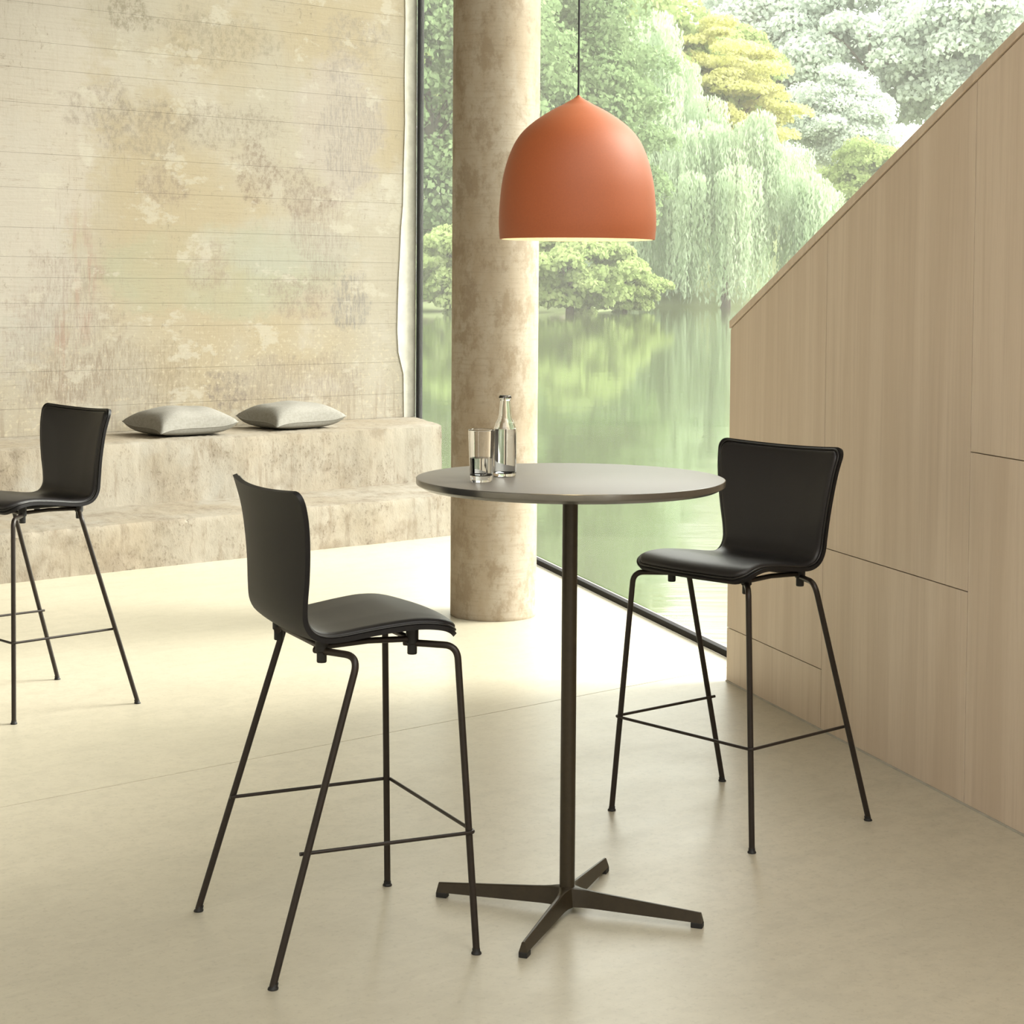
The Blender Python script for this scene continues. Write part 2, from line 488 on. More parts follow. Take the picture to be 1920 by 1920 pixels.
def fillet(pts, rad, n=8):
    """round the inner corners of a polyline"""
    pts = [Vector(p) for p in pts]
    out = [pts[0]]
    for i in range(1, len(pts) - 1):
        a, b, c = pts[i - 1], pts[i], pts[i + 1]
        r = rad if not isinstance(rad, (list, tuple)) else rad[i - 1]
        u, w = (a - b).normalized(), (c - b).normalized()
        ang = u.angle(w)
        t = min(r / math.tan(ang / 2), (a - b).length * 0.49, (c - b).length * 0.49)
        p0, p1 = b + u * t, b + w * t
        for k in range(n + 1):
            s = k / n
            out.append(p0 * (1 - s) ** 2 + b * 2 * s * (1 - s) + p1 * s * s)
    out.append(pts[-1])
    return out

def tube(path, r, seg=12, closed=False):
    path = [Vector(p) for p in path]
    n = len(path)
    v, f = [], []
    up = None
    for i in range(n):
        if closed:
            t = (path[(i + 1) % n] - path[i - 1]).normalized()
        else:
            t = (path[min(i + 1, n - 1)] - path[max(i - 1, 0)]).normalized()
        if up is None:
            up = t.orthogonal().normalized()
        up = (up - t * up.dot(t)).normalized()
        s = t.cross(up)
        rr = r[i] if isinstance(r, (list, tuple)) else r
        for k in range(seg):
            a = 2 * math.pi * k / seg
            v.append(path[i] + (up * math.cos(a) + s * math.sin(a)) * rr)
    for i in range(n if closed else n - 1):
        j = (i + 1) % n
        for k in range(seg):
            m = (k + 1) % seg
            f.append([i * seg + k, i * seg + m, j * seg + m, j * seg + k])
    if not closed:
        f.append(list(range(seg))[::-1])
        f.append(list(range((n - 1) * seg, n * seg)))
    return v, f

def box(c, s, axes=None):
    c = Vector(c)
    ax = axes or (Vector((1, 0, 0)), Vector((0, 1, 0)), Vector((0, 0, 1)))
    v = []
    for k in (-1, 1):
        for j in (-1, 1):
            for i in (-1, 1):
                v.append(c + ax[0] * (i * s[0] / 2) + ax[1] * (j * s[1] / 2) + ax[2] * (k * s[2] / 2))
    f = [[0, 2, 3, 1], [4, 5, 7, 6], [0, 1, 5, 4], [2, 6, 7, 3], [0, 4, 6, 2], [1, 3, 7, 5]]
    return v, f

def join(*vf):
    V, F = [], []
    for v, f in vf:
        o = len(V)
        V += list(v)
        F += [[i + o for i in q] for q in f]
    return V, F

def support(prof, d=0.0012):
    """extra rings beside every bend so that smooth shading stays local"""
    out = [prof[0]]
    for (r0, z0), (r1, z1) in zip(prof[:-1], prof[1:]):
        l = math.hypot(r1 - r0, z1 - z0)
        if l > 5 * d:
            t = d / l
            out.append((r0 + (r1 - r0) * t, z0 + (z1 - z0) * t))
            out.append((r1 + (r0 - r1) * t, z1 + (z0 - z1) * t))
        out.append((r1, z1))
    return out

# ------------------------------------------------------------------ setting: plan of the room
D_ = Vector((0.28150, -0.95956, 0))            # along the glass and the stair wall, towards the camera
G0 = Vector((0.137, 10.104, 0))                # a point on the glass line
NG = Vector((0.95956, 0.28150, 0))             # out through the glass
def glass_at_q(q):
    s = (q - G0.dot(N_)) / D_.dot(N_)
    return G0 + D_ * s
CEIL = 5.2
Q_WALL, Q_TOP, Q_FRONT = 10.05, 9.33, 8.66
Z1, Z2 = 0.25, 0.606

floor = mk('floor', *prism([tuple((tq(-14, 10.6))[:2]), tuple((glass_at_q(10.6) + NG * 0.12)[:2]),
                            tuple((glass_at_q(-9) + NG * 0.12)[:2]), tuple(tq(-14, -9)[:2])][::-1], -0.6, -0.012), M['floor'])
tag(floor, kind='structure')
QJ = [10.3, 4.952, -8.6]
for i in range(2):
    qa, qb = QJ[i] - 0.002, QJ[i + 1] + 0.002
    A = [tq(-13.8, qa), glass_at_q(qa), glass_at_q(qb), tq(-13.8, qb)]
    mk('floor_slab', *prism([tuple(a[:2]) for a in A][::-1], -0.012, 0.0), M['floor'], floor)

ceil_pts = [tq(-14, 10.6), glass_at_q(10.6) + NG * 0.3, glass_at_q(1.0) + NG * 0.3, tq(-14, 1.0)]  # near end left open, shaped to let sky light onto the foreground
tag(mk('ceiling', *prism([tuple(a[:2]) for a in ceil_pts][::-1], CEIL, CEIL + 0.35), M['ceiling']), kind='structure')

# board-marked concrete wall: a core and its courses
T_COR = glass_at_q(Q_WALL).dot(E_)
core = mk('wall_left', *prism_dir([(-12, 0), (T_COR - 0.02, 0), (T_COR - 0.02, CEIL), (-12, CEIL)],
                                   tq(0, Q_WALL + 0.012), E_, Vector((0, 0, 1)), N_ * 0.3), M['wall'])
tag(core, kind='structure')
rng = random.Random(5)
z = 0.30
hs = [0.31, 0.16, 0.215, 0.26, 0.14, 0.15, 0.12, 0.17, 0.23, 0.20, 0.29, 0.20, 0.155, 0.22, 0.19, 0.24, 0.21, 0.2, 0.22, 0.2, 0.2, 0.22, 0.2, 0.2, 0.22]
i = 0
while z < CEIL - 0.02:
    h = min(hs[i % len(hs)], CEIL - z)
    pr = rng.uniform(0, 0.0006)
    mk('board_course', *prism_dir([(-12, z), (T_COR - 0.004, z), (T_COR - 0.004, z + h - 0.0010), (-12, z + h - 0.0010)],
                                  tq(0, Q_WALL + pr), E_, Vector((0, 0, 1)), N_ * 0.02), M['wall'], core)
    z += h
    i += 1

# plain unseen wall, added on the left to cut the sky light there
tag(mk('wall_side', *prism_dir([(-9, 0), (8, 0), (8, CEIL), (-9, CEIL)], Vector((-6.5, 0, 0)), Vector((0, 1, 0)), Vector((0, 0, 1)), Vector((-0.2, 0, 0))), M['ceiling']), kind='structure')

tag(mk('wall_back', *prism_dir([(-6.6, 0), (4.0, 0), (4.0, CEIL), (-6.6, CEIL)], Vector((0, -4.0, 0)), Vector((1, 0, 0)), Vector((0, 0, 1)), Vector((0, -0.2, 0))), M['ceiling']), kind='structure')  # unseen, added behind the camera to keep sky light out

# white plaster reveal beside the window post
zz = [Z2, 0.9, 1.05, 1.2, 1.4, 1.55, 1.7, 1.9, 2.05, 2.3, 2.6, 2.9, 3.3, 3.8, 4.4, CEIL]
ww = [0.10, 0.105, 0.15, 0.16, 0.155, 0.15, 0.14, 0.13, 0.115, 0.11, 0.10, 0.105, 0.10, 0.11, 0.10, 0.10]
edge_pts = [(T_COR - w, z) for z, w in zip(zz, ww)]
poly = [(T_COR - 0.002, Z2)] + [(T_COR - 0.002, CEIL)] + edge_pts[::-1]
tag(mk('trim_1', *prism_dir(poly, tq(0, Q_WALL - 0.006), E_, Vector((0, 0, 1)), N_ * 0.012), M['plaster']), kind='structure')

# window: pane, corner post, sill rail, head rail
S0 = (glass_at_q(Q_WALL + 0.25) - G0).dot(D_)
S1 = (glass_at_q(-4) - G0).dot(D_)
win = empty('window_1', G0 + D_ * 0)
tag(win, kind='structure')
def wpart(name, v, f, m):
    o = mk(name, [Vector(p) - G0 for p in v], f, m, win)
    return o
ax3 = (D_, NG, Vector((0, 0, 1)))
mid = (S0 + S1) / 2
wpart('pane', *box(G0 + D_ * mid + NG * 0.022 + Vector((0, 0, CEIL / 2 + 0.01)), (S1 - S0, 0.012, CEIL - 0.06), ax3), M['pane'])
bevel(wpart('sill_rail', *box(G0 + D_ * mid + NG * 0.020 + Vector((0, 0, 0.012)), (S1 - S0, 0.032, 0.028), ax3), M['black_frame']), 0.002)
bevel(wpart('head_rail', *box(G0 + D_ * mid + NG * 0.04 + Vector((0, 0, CEIL - 0.02)), (S1 - S0, 0.08, 0.05), ax3), M['black_frame']), 0.003)
SC = (glass_at_q(Q_WALL) - G0).dot(D_)
bevel(wpart('corner_post', *box(G0 + D_ * (SC + 0.03) + NG * 0.022 + Vector((0, 0, CEIL / 2)), (0.05, 0.036, CEIL - 0.02), ax3), M['black_frame']), 0.003)

# round concrete column
COLC = Vector((-0.079, 8.545, 0))
cv, cf = lathe([(0, 0), (0.193, 0), (0.197, 0.006), (0.197, 0.02)] + [(0.197, 0.02 + i * 0.17) for i in range(1, 30)] + [(0.197, CEIL), (0, CEIL)], 96)
colo = mk('column', cv, cf, M['column'], smooth=True, angle=40)
colo.location = COLC
tag(colo, 'round raw concrete column standing in front of the window', 'column')

# stair wall: timber panels on a core, with a sloping cap
W0 = Vector((0.82835, 7.11848, 0))
ZV = Vector((0, 0, 1))
SLOPE, ZTOP = 0.425, 1.347
S_END = 8.2
def top(s): return min(ZTOP + SLOPE * s, CEIL - 0.005)
score = mk('wall_right', *prism_dir([(0.012, 0), (S_END, 0), (S_END, top(S_END)), (0.012, top(0.012))], W0 + NG * 0.012, D_, ZV, NG * 0.11), M['wood'])
tag(score, kind='structure')
seams = [0.0, 0.820, 1.775, 2.730, 3.685, 4.640, 5.595, 6.55, 7.505, S_END]
hz0 = [0.208, 0.626, 1.034, 1.444, 1.854, 2.264, 2.674, 3.084, 3.3]
g = 0.0016
for i in range(len(seams) - 1):
    a, b = seams[i] + g, seams[i + 1] - g
    zj = hz0[i]
    if i == 0: a = 0.0
    mk('panel', *prism_dir([(a, 0.006), (b, 0.006), (b, zj - g), (a, zj - g)], W0, D_, ZV, NG * 0.0125), M['wood'], score)
    mk('panel', *prism_dir([(a, zj + g), (b, zj + g), (b, top(b) - g), (a, top(a) - g)], W0, D_, ZV, NG * 0.0125), M['wood'], score)
# cap strip following the stair
cap_poly = [(-0.004, top(0) + 0.001), (S_END - 1, top(S_END - 1) + 0.001), (S_END - 1, top(S_END - 1) + 0.030), (-0.004, top(0) + 0.030)]
cp = mk('cap_strip', *prism_dir(cap_poly, W0 - NG * 0.006, D_, ZV, NG * 0.134), M['wood'], score)
bevel(cp, 0.003)
bevel(mk('bracket', *box(W0 + D_ * 0.0 + NG * 0.03 + ZV * 1.325, (0.014, 0.05, 0.022), ax3), M['black_frame'], score), 0.002)
tag(mk('baseboard_right', *prism_dir([(0.0, 0), (S_END, 0), (S_END, 0.005), (0.0, 0.005)], W0 - NG * 0.004, D_, ZV, NG * 0.008), M['plaster']), kind='structure')

# ------------------------------------------------------------------ concrete sitting steps along the wall
def tier(name, q0, q1, z0, z1, t0, seed, parent):
    """a worn block: profile swept along E_ with fine subdivisions and noise on the arris"""
    rg = np.random.RandomState(seed)
    t1a = glass_at_q(q0).dot(E_) - 0.01
    t1b = glass_at_q(q1).dot(E_) - 0.01
    nt, prof = 260, []
    nz, nq = 10, 12
    for k in range(nz + 1): prof.append((0.0, k / nz))
    for k in range(1, nq + 1): prof.append((k / nq, 1.0))
    v, f = [], []
    r1 = rg.randn(nt + 1, len(prof))
    r2 = np.cumsum(rg.randn(nt + 1)) * 0.0
    for it in range(nt + 1):
        u = it / nt
        wob = 0.006 * math.sin(u * 37 + seed) + 0.004 * math.sin(u * 91 + 2 * seed)
        chip = min(0.012, max(0.0, rg.randn() - 1.1) * 0.010) + 0.005
        for k, (a, b) in enumerate(prof):
            q = q0 + (q1 - q0) * a
            te = t1a + (t1b - t1a) * a
            t = t0 + (te - t0) * u
            zz = z0 + (z1 - z0) * b
            dq, dz = wob * (1 - a), 0.0
            n_ = r1[it, k] * 0.0022
            if a == 0 and b < 1: dq += n_
            elif a > 0: dz += n_ * 0.6
            if a == 0 and b > 0.999:
                dq += chip; dz -= chip * 0.8
            v.append(tq(t, q + dq, zz + dz))
    m = len(prof)
    for it in range(nt):
        for k in range(m - 1):
            f.append([it * m + k, (it + 1) * m + k, (it + 1) * m + k + 1, it * m + k + 1])
    # end caps, back and bottom
    for it, rev in ((0, False), (nt, True)):
        base = it * m
        b = len(v)
        v.append(tq(t0 if it == 0 else t1b, q1, z0))
        loop = [base + k for k in range(m)] + [b]
        f.append(loop if not rev else loop[::-1])
    b0, b1 = len(v) - 2, len(v) - 1
    f.append([m - 1, nt * m + m - 1, b1, b0])
    f.append([0, b0, b1, nt * m])
    return mk(name, v, f, M['step'], parent, smooth=True, angle=35)
steps = empty('concrete_steps', tq(6.0, Q_FRONT, 0))
tag(steps, 'two worn concrete sitting steps running along the weathered wall', 'steps')
for nm, q0, q1, z0, z1, sd_ in (('lower_tier', Q_FRONT, Q_TOP + 0.06, 0.0, Z1, 3), ('upper_tier', Q_TOP, Q_WALL - 0.002, 0.0, Z2, 8)):
    o = tier(nm, q0, q1, z0, z1, 1.0, sd_, steps)
    for vt in o.data.vertices:
        vt.co -= steps.location

# ------------------------------------------------------------------ cushions
def make_cushion(name, label, F, rz, sx, sy, th, seed):
    n = 40
    rg = random.Random(seed)
    ph = [rg.uniform(0, 6.28) for _ in range(6)]
    v, f = [], []
    def surf(sgn):
        base = len(v)
        for j in range(n + 1):
            for i in range(n + 1):
                a, b = -1 + 2 * i / n, -1 + 2 * j / n
                e = max(0.0, (1 - abs(a) ** 3.2)) * max(0.0, (1 - abs(b) ** 3.2))
                h = e ** 0.40
                pinch_x = 1 - 0.10 * (1 - b * b) * abs(a) ** 3
                pinch_y = 1 - 0.10 * (1 - a * a) * abs(b) ** 3
                wr = 0.006 * math.sin(7 * a + ph[0] + 3 * b) * math.sin(5 * b + ph[1]) * e
                zc = th * 0.30
                hh = (th * 0.70) * h if sgn > 0 else -(th * 0.29) * min(1, h * 1.05)
                corner = (abs(a) * abs(b)) ** 4
                droop = th * corner * (-0.14 if (a < 0 and b < 0) else 0.16)
                v.append((a * sx / 2 * pinch_x, b * sy / 2 * pinch_y, zc + hh + wr * (1 if sgn > 0 else 0) + droop))
        for j in range(n):
            for i in range(n):
                q = [base + j * (n + 1) + i, base + j * (n + 1) + i + 1, base + (j + 1) * (n + 1) + i + 1, base + (j + 1) * (n + 1) + i]
                f.append(q if sgn > 0 else q[::-1])
    surf(1); surf(-1)
    root = empty(name, F, rz)
    tag(root, label, 'cushion', 'linen cushions on the upper step')
    mk('cover', v, f, M['linen'], root, smooth=True)
    # seam around the edge
    path = []
    for k in range(160):
        s = k / 160 * 4
        side, u = int(s), -1 + 2 * (s - int(s))
        a, b = ((u, -1), (1, u), (-u, 1), (-1, -u))[side]
        px = 1 - 0.10 * (1 - b * b) * abs(a) ** 3
        py = 1 - 0.10 * (1 - a * a) * abs(b) ** 3
        corner = (abs(a) * abs(b)) ** 4
        droop = th * corner * (-0.14 if (a < 0 and b < 0) else 0.16)
        path.append((a * sx / 2 * px, b * sy / 2 * py, th * 0.30 + droop))
    mk('seam', *tube(path, 0.0025, 6, True), M['linen'], root, smooth=True)
    return root
c1 = tq(5.669 + 0.25, 9.471 + 0.20, Z2 + 0.002)
c2 = tq(6.508 + 0.24, 9.515 + 0.20, Z2 + 0.002)
make_cushion('cushion', 'pale linen cushion nearer the left stool on the concrete step', c1, AE, 0.53, 0.44, 0.165, 1)
make_cushion('cushion', 'pale linen cushion nearer the window post on the concrete step', c2, AE + R(1), 0.53, 0.44, 0.16, 2)

# ------------------------------------------------------------------ bar stools
def catmull(P, n):
    P = np.array(P, float)
    Q = np.vstack([2 * P[0] - P[1], P, 2 * P[-1] - P[-2]])
    out = []
    m = len(P) - 1
    for s in np.linspace(0, m, n):
        i = min(int(s), m - 1)
        t = s - i
        a, b, c, d = Q[i], Q[i + 1], Q[i + 2], Q[i + 3]
        out.append(0.5 * ((2 * b) + (-a + c) * t + (2 * a - 5 * b + 4 * c - d) * t * t + (-a + 3 * b - 3 * c + d) * t ** 3))
    return np.array(out)
#        x      z      half   scoop  bow
PROF = [(0.222, 0.716, 0.214, -0.004, 0.030),
        (0.206, 0.731, 0.216, -0.002, 0.029),
        (0.180, 0.741, 0.214, 0.000, 0.026),
        (0.130, 0.744, 0.206, 0.002, 0.016),
        (0.070, 0.738, 0.197, 0.004, 0.008),
        (0.010, 0.729, 0.190, 0.006, 0.003),
        (-0.045, 0.722, 0.187, 0.006, 0.0),
        (-0.088, 0.722, 0.187, 0.006, 0.0),
        (-0.122, 0.734, 0.188, 0.008, 0.0),
        (-0.144, 0.762, 0.189, 0.012, 0.0),
        (-0.153, 0.805, 0.193, 0.018, 0.0),
        (-0.158, 0.860, 0.202, 0.024, 0.0),
        (-0.164, 0.920, 0.212, 0.028, 0.0),
        (-0.172, 0.980, 0.2215, 0.030, 0.0),
        (-0.184, 1.032, 0.230, 0.030, 0.0),
        (-0.190, 1.052, 0.234, 0.030, 0.0)]
PC = catmull(PROF, 400)
seg = np.r_[0, np.cumsum(np.hypot(np.diff(PC[:, 0]), np.diff(PC[:, 1])))]
LEN = seg[-1]
def prof_at(s):
    return [float(np.interp(s, seg, PC[:, k])) for k in range(5)]
def shell_pt(s, u, inset=0.0, rf=0.045, rt=0.030):
    """point and normal on the sitting surface; s arc length, u in -1..1"""
    x, z, w, sc, bow = prof_at(s)
    ds = 0.004
    a, b = prof_at(max(0, s - ds)), prof_at(min(LEN, s + ds))
    tx, tz = b[0] - a[0], b[1] - a[1]
    l = math.hypot(tx, tz)
    tx, tz = tx / l, tz / l
    nx, nz = tz, -tx                      # towards the sitter
    w0 = w - inset
    d0, d1 = s - inset, LEN - inset - s
    if d0 < rf:
        d0 = max(d0, 0)
        w0 -= rf - math.sqrt(max(0, rf * rf - (rf - d0) ** 2))
    if d1 < rt:
        d1 = max(d1, 0)
        w0 -= rt - math.sqrt(max(0, rt * rt - (rt - d1) ** 2))
    y = u * w0
    un = y / w
    off = sc * un * un
    X = x + nx * off + bow * (1 - un * un)
    Z = z + nz * off
    return Vector((X, y, Z)), Vector((nx, 0, nz))
def s_samples(a, b, n, end=0.05, ne=9):
    e0 = [a + end * (1 - math.cos(math.pi / 2 * k / ne)) for k in range(ne)]
    e1 = [b - end * (1 - math.cos(math.pi / 2 * k / ne)) for k in range(ne)][::-1]
    return e0 + list(np.linspace(a + end, b - end, n)) + e1
def solid_from(front, back, ns, nu):
    v = front + back
    off = len(front)
    f = []
    for i in range(ns - 1):
        for j in range(nu - 1):
            q = [i * nu + j, i * nu + j + 1, (i + 1) * nu + j + 1, (i + 1) * nu + j]
            f.append(q)
            f.append([off + k for k in q[::-1]])
    ring = [j for j in range(nu)] + [i * nu + nu - 1 for i in range(1, ns)] + [(ns - 1) * nu + j for j in range(nu - 2, -1, -1)] + [i * nu for i in range(ns - 2, 0, -1)]
    for k in range(len(ring)):
        a, b = ring[k], ring[(k + 1) % len(ring)]
        f.append([a, off + a, off + b, b])
    return v, f
def make_shell():
    ss = s_samples(0, LEN, 60)
    us = np.linspace(-1, 1, 29)
    fr, bk = [], []
    for s in ss:
        for u in us:
            p, n = shell_pt(s, u)
            fr.append(p); bk.append(p - n * 0.011)
    return solid_from(fr, bk, len(ss), len(us))
def make_pad():
    ins = 0.0105
    ss = s_samples(ins, LEN - ins, 60)
    us = list(-np.cos(np.linspace(0, math.pi, 41)))
    fr, bk = [], []
    for s in ss:
        x, z, w, sc, bow = prof_at(s)
        for u in us:
            p, n = shell_pt(s, u, ins)
            d = min((1 - abs(u)) * (w - ins), s - ins, LEN - ins - s)
            t = min(1.0, d / 0.015)
            h = 0.0105 * math.sqrt(max(0, 1 - (1 - t) ** 2)) + 0.004 * min(1, d / 0.10)
            fr.append(p + n * (h + 0.0006)); bk.append(p - n * 0.002)
    return solid_from(fr, bk, len(ss), len(us))
def make_piping():
    ins = 0.0075
    path = []
    ss = s_samples(ins, LEN - ins, 60)
    for s in ss: path.append(shell_pt(s, 1, ins)[0] + shell_pt(s, 1, ins)[1] * 0.002)
    for u in np.linspace(0.98, -0.98, 30): path.append(shell_pt(LEN - ins, u, ins)[0] + shell_pt(LEN - ins, u, ins)[1] * 0.002)
    for s in ss[::-1]: path.append(shell_pt(s, -1, ins)[0] + shell_pt(s, -1, ins)[1] * 0.002)
    for u in np.linspace(-0.98, 0.98, 30): path.append(shell_pt(ins, u, ins)[0] + shell_pt(ins, u, ins)[1] * 0.002)
    return tube(path, 0.0032, 6, True)

FOOT = {(1, 1): (0.2423, 0.2654), (1, -1): (0.2423, -0.2654), (-1, 1): (-0.2423, 0.2763), (-1, -1): (-0.2423, -0.2763)}
BEND = {1: (0.210, 0.213), -1: (-0.036, 0.236)}
CLMP = {1: (0.135, 0.140), -1: (-0.085, 0.146)}
ZT = 0.694
def make_stool(label):
    root = empty('bar_stool')
    tag(root, label, 'bar stool', 'black leather bar stools')
    mk('shell', *make_shell(), M['shell'], root, smooth=True, angle=50)
    pad = mk('upholstery', *make_pad(), M['leather'], root, smooth=True, angle=60)
    mk('piping', *make_piping(), M['stitch'], pad, smooth=True)
    for fr in (1, -1):
        for sd_ in (1, -1):
            fx, fy = FOOT[(fr, sd_)]
            bx, by = BEND[fr][0], BEND[fr][1] * sd_
            cx, cy = CLMP[fr][0], CLMP[fr][1] * sd_
            c = Vector((cx, cy, ZT)); b = Vector((bx, by, ZT)); ft = Vector((fx, fy, 0.006))
            inner = c + (c - b).normalized() * 0.020
            b = b + (b - c).normalized() * 0.004
            path = fillet([inner, b, ft], 0.034, 10)
            leg = mk('leg', *tube(path, 0.0080, 14), M['tube'], root, smooth=True, angle=50)
            dirn = (ft - b).normalized()
            cv, cf = lathe([(0, 0), (0.0112, 0), (0.0118, 0.0015), (0.0112, 0.004), (0.0092, 0.006), (0.0088, 0.013), (0, 0.013)], 20)
            # the cap stands flat on the floor and leans with the tube above it
            sh = Vector((dirn.x / -dirn.z, dirn.y / -dirn.z, 0))
            cv = [(x + fx - sh.x * z_, y + fy - sh.y * z_, z_) for x, y, z_ in cv]
            mk('foot_cap', cv, cf, M['rubber'], leg, smooth=True, angle=40)
            zt = 0.720 if fr == -1 else 0.738
            cv, cf = lathe([(0, -0.026), (0.0100, -0.026), (0.0112, -0.024), (0.0112, -0.003), (0.0145, 0.0), (0.0145, zt - ZT), (0, zt - ZT)], 20)
            mk('clamp', [(x + cx, y + cy, z_ + ZT) for x, y, z_ in cv], cf, M['rubber'], root, smooth=True, angle=40)
    rails = []
    for sd_ in (1, -1):
        rails.append(tube([(CLMP[1][0], CLMP[1][1] * sd_, ZT + 0.009), (0.03, 0.135 * sd_, ZT + 0.012), (CLMP[-1][0], CLMP[-1][1] * sd_, ZT + 0.009)], 0.0070, 10))
    for fr in (1, -1):
        rails.append(tube([(CLMP[fr][0], -CLMP[fr][1], ZT + 0.008), (CLMP[fr][0], CLMP[fr][1], ZT + 0.008)], 0.0070, 10))
    mk('seat_frame', *join(*rails), M['tube'], root, smooth=True, angle=50)
    bevel(mk('seat_plate', *box((0.03, 0, 0.712), (0.16, 0.15, 0.014)), M['rubber'], root), 0.004)
    zf = 0.276
    fl, rl = zf / (ZT), zf / ZT
    def on_leg(fr):
        a = Vector((*FOOT[(fr, 1)], 0)); b = Vector((*BEND[fr], ZT))
        return a.lerp(b, zf / ZT)
    Fp, Rp = on_leg(1), on_leg(-1)
    o_ = 0.0115
    path = [(Rp.x - 0.012, Rp.y - o_, zf), (Fp.x + o_, Fp.y + o_, zf), (Fp.x + o_, -Fp.y - o_, zf), (Rp.x - 0.012, -Rp.y + o_, zf)]
    mk('footrest', *tube(fillet(path, 0.014, 6), 0.0043, 10), M['tube'], root, smooth=True, angle=50)
    return root
def copy_tree(o, parent=None):
    c = o.copy()
    COL.objects.link(c)
    c.parent = parent
    for ch in list(o.children):
        copy_tree(ch, c)
    return c
st = make_stool('black leather bar stool seen from behind at the left of the round table')
places = [((-0.4054, 4.2964), 25.99, None),
          ((0.6525, 5.2933), 221.62, 'black leather bar stool between the round table and the timber stair wall'),
          ((-1.7009, 6.6978), 223.91, 'black leather bar stool cut off by the left edge near the concrete steps')]
src = st
for i, (xy, a, lb) in enumerate(places):
    o = src if i == 0 else copy_tree(src)
    if lb: o['label'] = lb
    o.location = (*xy, 0)
    o.rotation_euler = (0, 0, R(a))

# ------------------------------------------------------------------ bar table
tab = empty('bar_table', (0.1409, 4.4542, 0), 0)
tag(tab, 'tall round bar table with taupe top, bronze pole and four-star base', 'table')
TR, TZ = 0.3676, 1.05
v, f = lathe([(0, TZ), (TR - 0.003, TZ), (TR - 0.0015, TZ - 0.0005), (TR - 0.0015, TZ - 0.004), (0, TZ - 0.004)], 128)
mk('table_top', v, f, M['laminate'], tab, smooth=True, angle=30)
v, f = lathe([(TR - 0.0016, TZ - 0.0004), (TR, TZ - 0.0012), (TR, TZ - 0.0125), (TR - 0.0008, TZ - 0.0150), (TR - 0.016, TZ - 0.0235), (TR - 0.02, TZ - 0.024), (0, TZ - 0.024)], 128)
mk('edge_band', v, f, M['edge'], tab, smooth=True, angle=25)
v, f = lathe([(0, TZ - 0.024), (0.09, TZ - 0.024), (0.09, TZ - 0.029), (0.024, TZ - 0.034), (0.0183, TZ - 0.04), (0.0183, 0.058), (0, 0.058)], 48)
mk('pole', v, f, M['bronze'], tab, smooth=True, angle=35)
def base_leg(ang):
    L0, L1 = 0.0, 0.330
    n = 16
    v, f = [], []
    for i in range(n + 1):
        s = i / n
        x = L0 + (L1 - L0) * s
        zt = 0.062 - 0.026 * s + 0.004 * math.exp(-(x / 0.04) ** 2)
        zb = 0.020 - 0.007 * s
        wb = 0.0135 * (1 - s) + 0.0100 * s + 0.014 * math.exp(-(x / 0.030) ** 2)
        wt = 0.0065 * (1 - s) + 0.0042 * s + 0.014 * math.exp(-(x / 0.026) ** 2)
        lean = 0.003 * s if i == n else 0
        v += [(x + 0.004 * (i == n), -wb, zb), (x, -wt, zt - 0.002), (x, -wt * 0.5, zt), (x, wt * 0.5, zt), (x, wt, zt - 0.002), (x + 0.004 * (i == n), wb, zb)]
    m = 6
    for i in range(n):
        for k in range(m):
            k2 = (k + 1) % m
            f.append([i * m + k, i * m + k2, (i + 1) * m + k2, (i + 1) * m + k])
    f.append(list(range(m)))
    f.append([n * m + k for k in range(m)][::-1])
    o = mk('base_leg', v, f, M['bronze'], tab, smooth=True, angle=28)
    o.rotation_euler = (0, 0, ang)
    fv, ff = box((0.321, 0, 0.0068), (0.028, 0.021, 0.0134))
    p = bevel(mk('glide', fv, ff, M['rubber'], o), 0.002)
    return o
YAW = -0.329
for k in range(4):
    base_leg(YAW + k * math.pi / 2)

# ------------------------------------------------------------------ glass and bottle on the table
def at_table(x, y): return (x, y, TZ)
gl = empty('drinking_glass', at_table(-0.070, 4.345))
tag(gl, 'clear tumbler half full of water in front of the bottle', 'glass')
gh = 0.121
v, f = lathe(support([(0, 0), (0.0235, 0), (0.0255, 0.002), (0.0262, 0.010), (0.0285, 0.060), (0.0308, gh - 0.001), (0.0300, gh), (0.0292, gh - 0.001), (0.0270, 0.060), (0.0246, 0.018), (0.020, 0.0145), (0, 0.014)]), 56)
mk('tumbler', v, f, M['glass'], gl, smooth=True, angle=60)
v, f = lathe([(0, 0.0146), (0.0196, 0.0150), (0.0244, 0.0185), (0.0266, 0.056), (0, 0.056)], 56)
mk('water', v, f, M['liquid'], gl, smooth=True, angle=40)
bt = empty('water_bottle', at_table(-0.016, 4.475))
tag(bt, 'small clear glass water bottle with dark crown cap', 'bottle')
outer = [(0, 0.003), (0.018, 0.0), (0.0260, 0.001), (0.0278, 0.006), (0.0280, 0.05), (0.0276, 0.104), (0.0262, 0.116), (0.0215, 0.130), (0.0165, 0.139), (0.0150, 0.147), (0.0142, 0.160), (0.0122, 0.180), (0.0122, 0.184), (0.0134, 0.185), (0.0134, 0.189), (0.0120, 0.190), (0.0095, 0.190)]
inner = [(0.0095, 0.183), (0.0102, 0.175), (0.0120, 0.160), (0.0130, 0.146), (0.0145, 0.138), (0.0195, 0.128), (0.0240, 0.114), (0.0256, 0.104), (0.0258, 0.05), (0.0254, 0.010), (0.018, 0.007), (0, 0.008)]
v, f = lathe(support(outer + inner), 56)
mk('bottle_body', v, f, M['glass'], bt, smooth=True, angle=60)
v, f = lathe([(0, 0.0084), (0.0178, 0.0074), (0.0251, 0.0104), (0.0255, 0.05), (0.0253, 0.104), (0.0237, 0.114), (0, 0.114)], 56)
mk('water', v, f, M['liquid'], bt, smooth=True, angle=40)
n = 42
cvv, cff = [], []
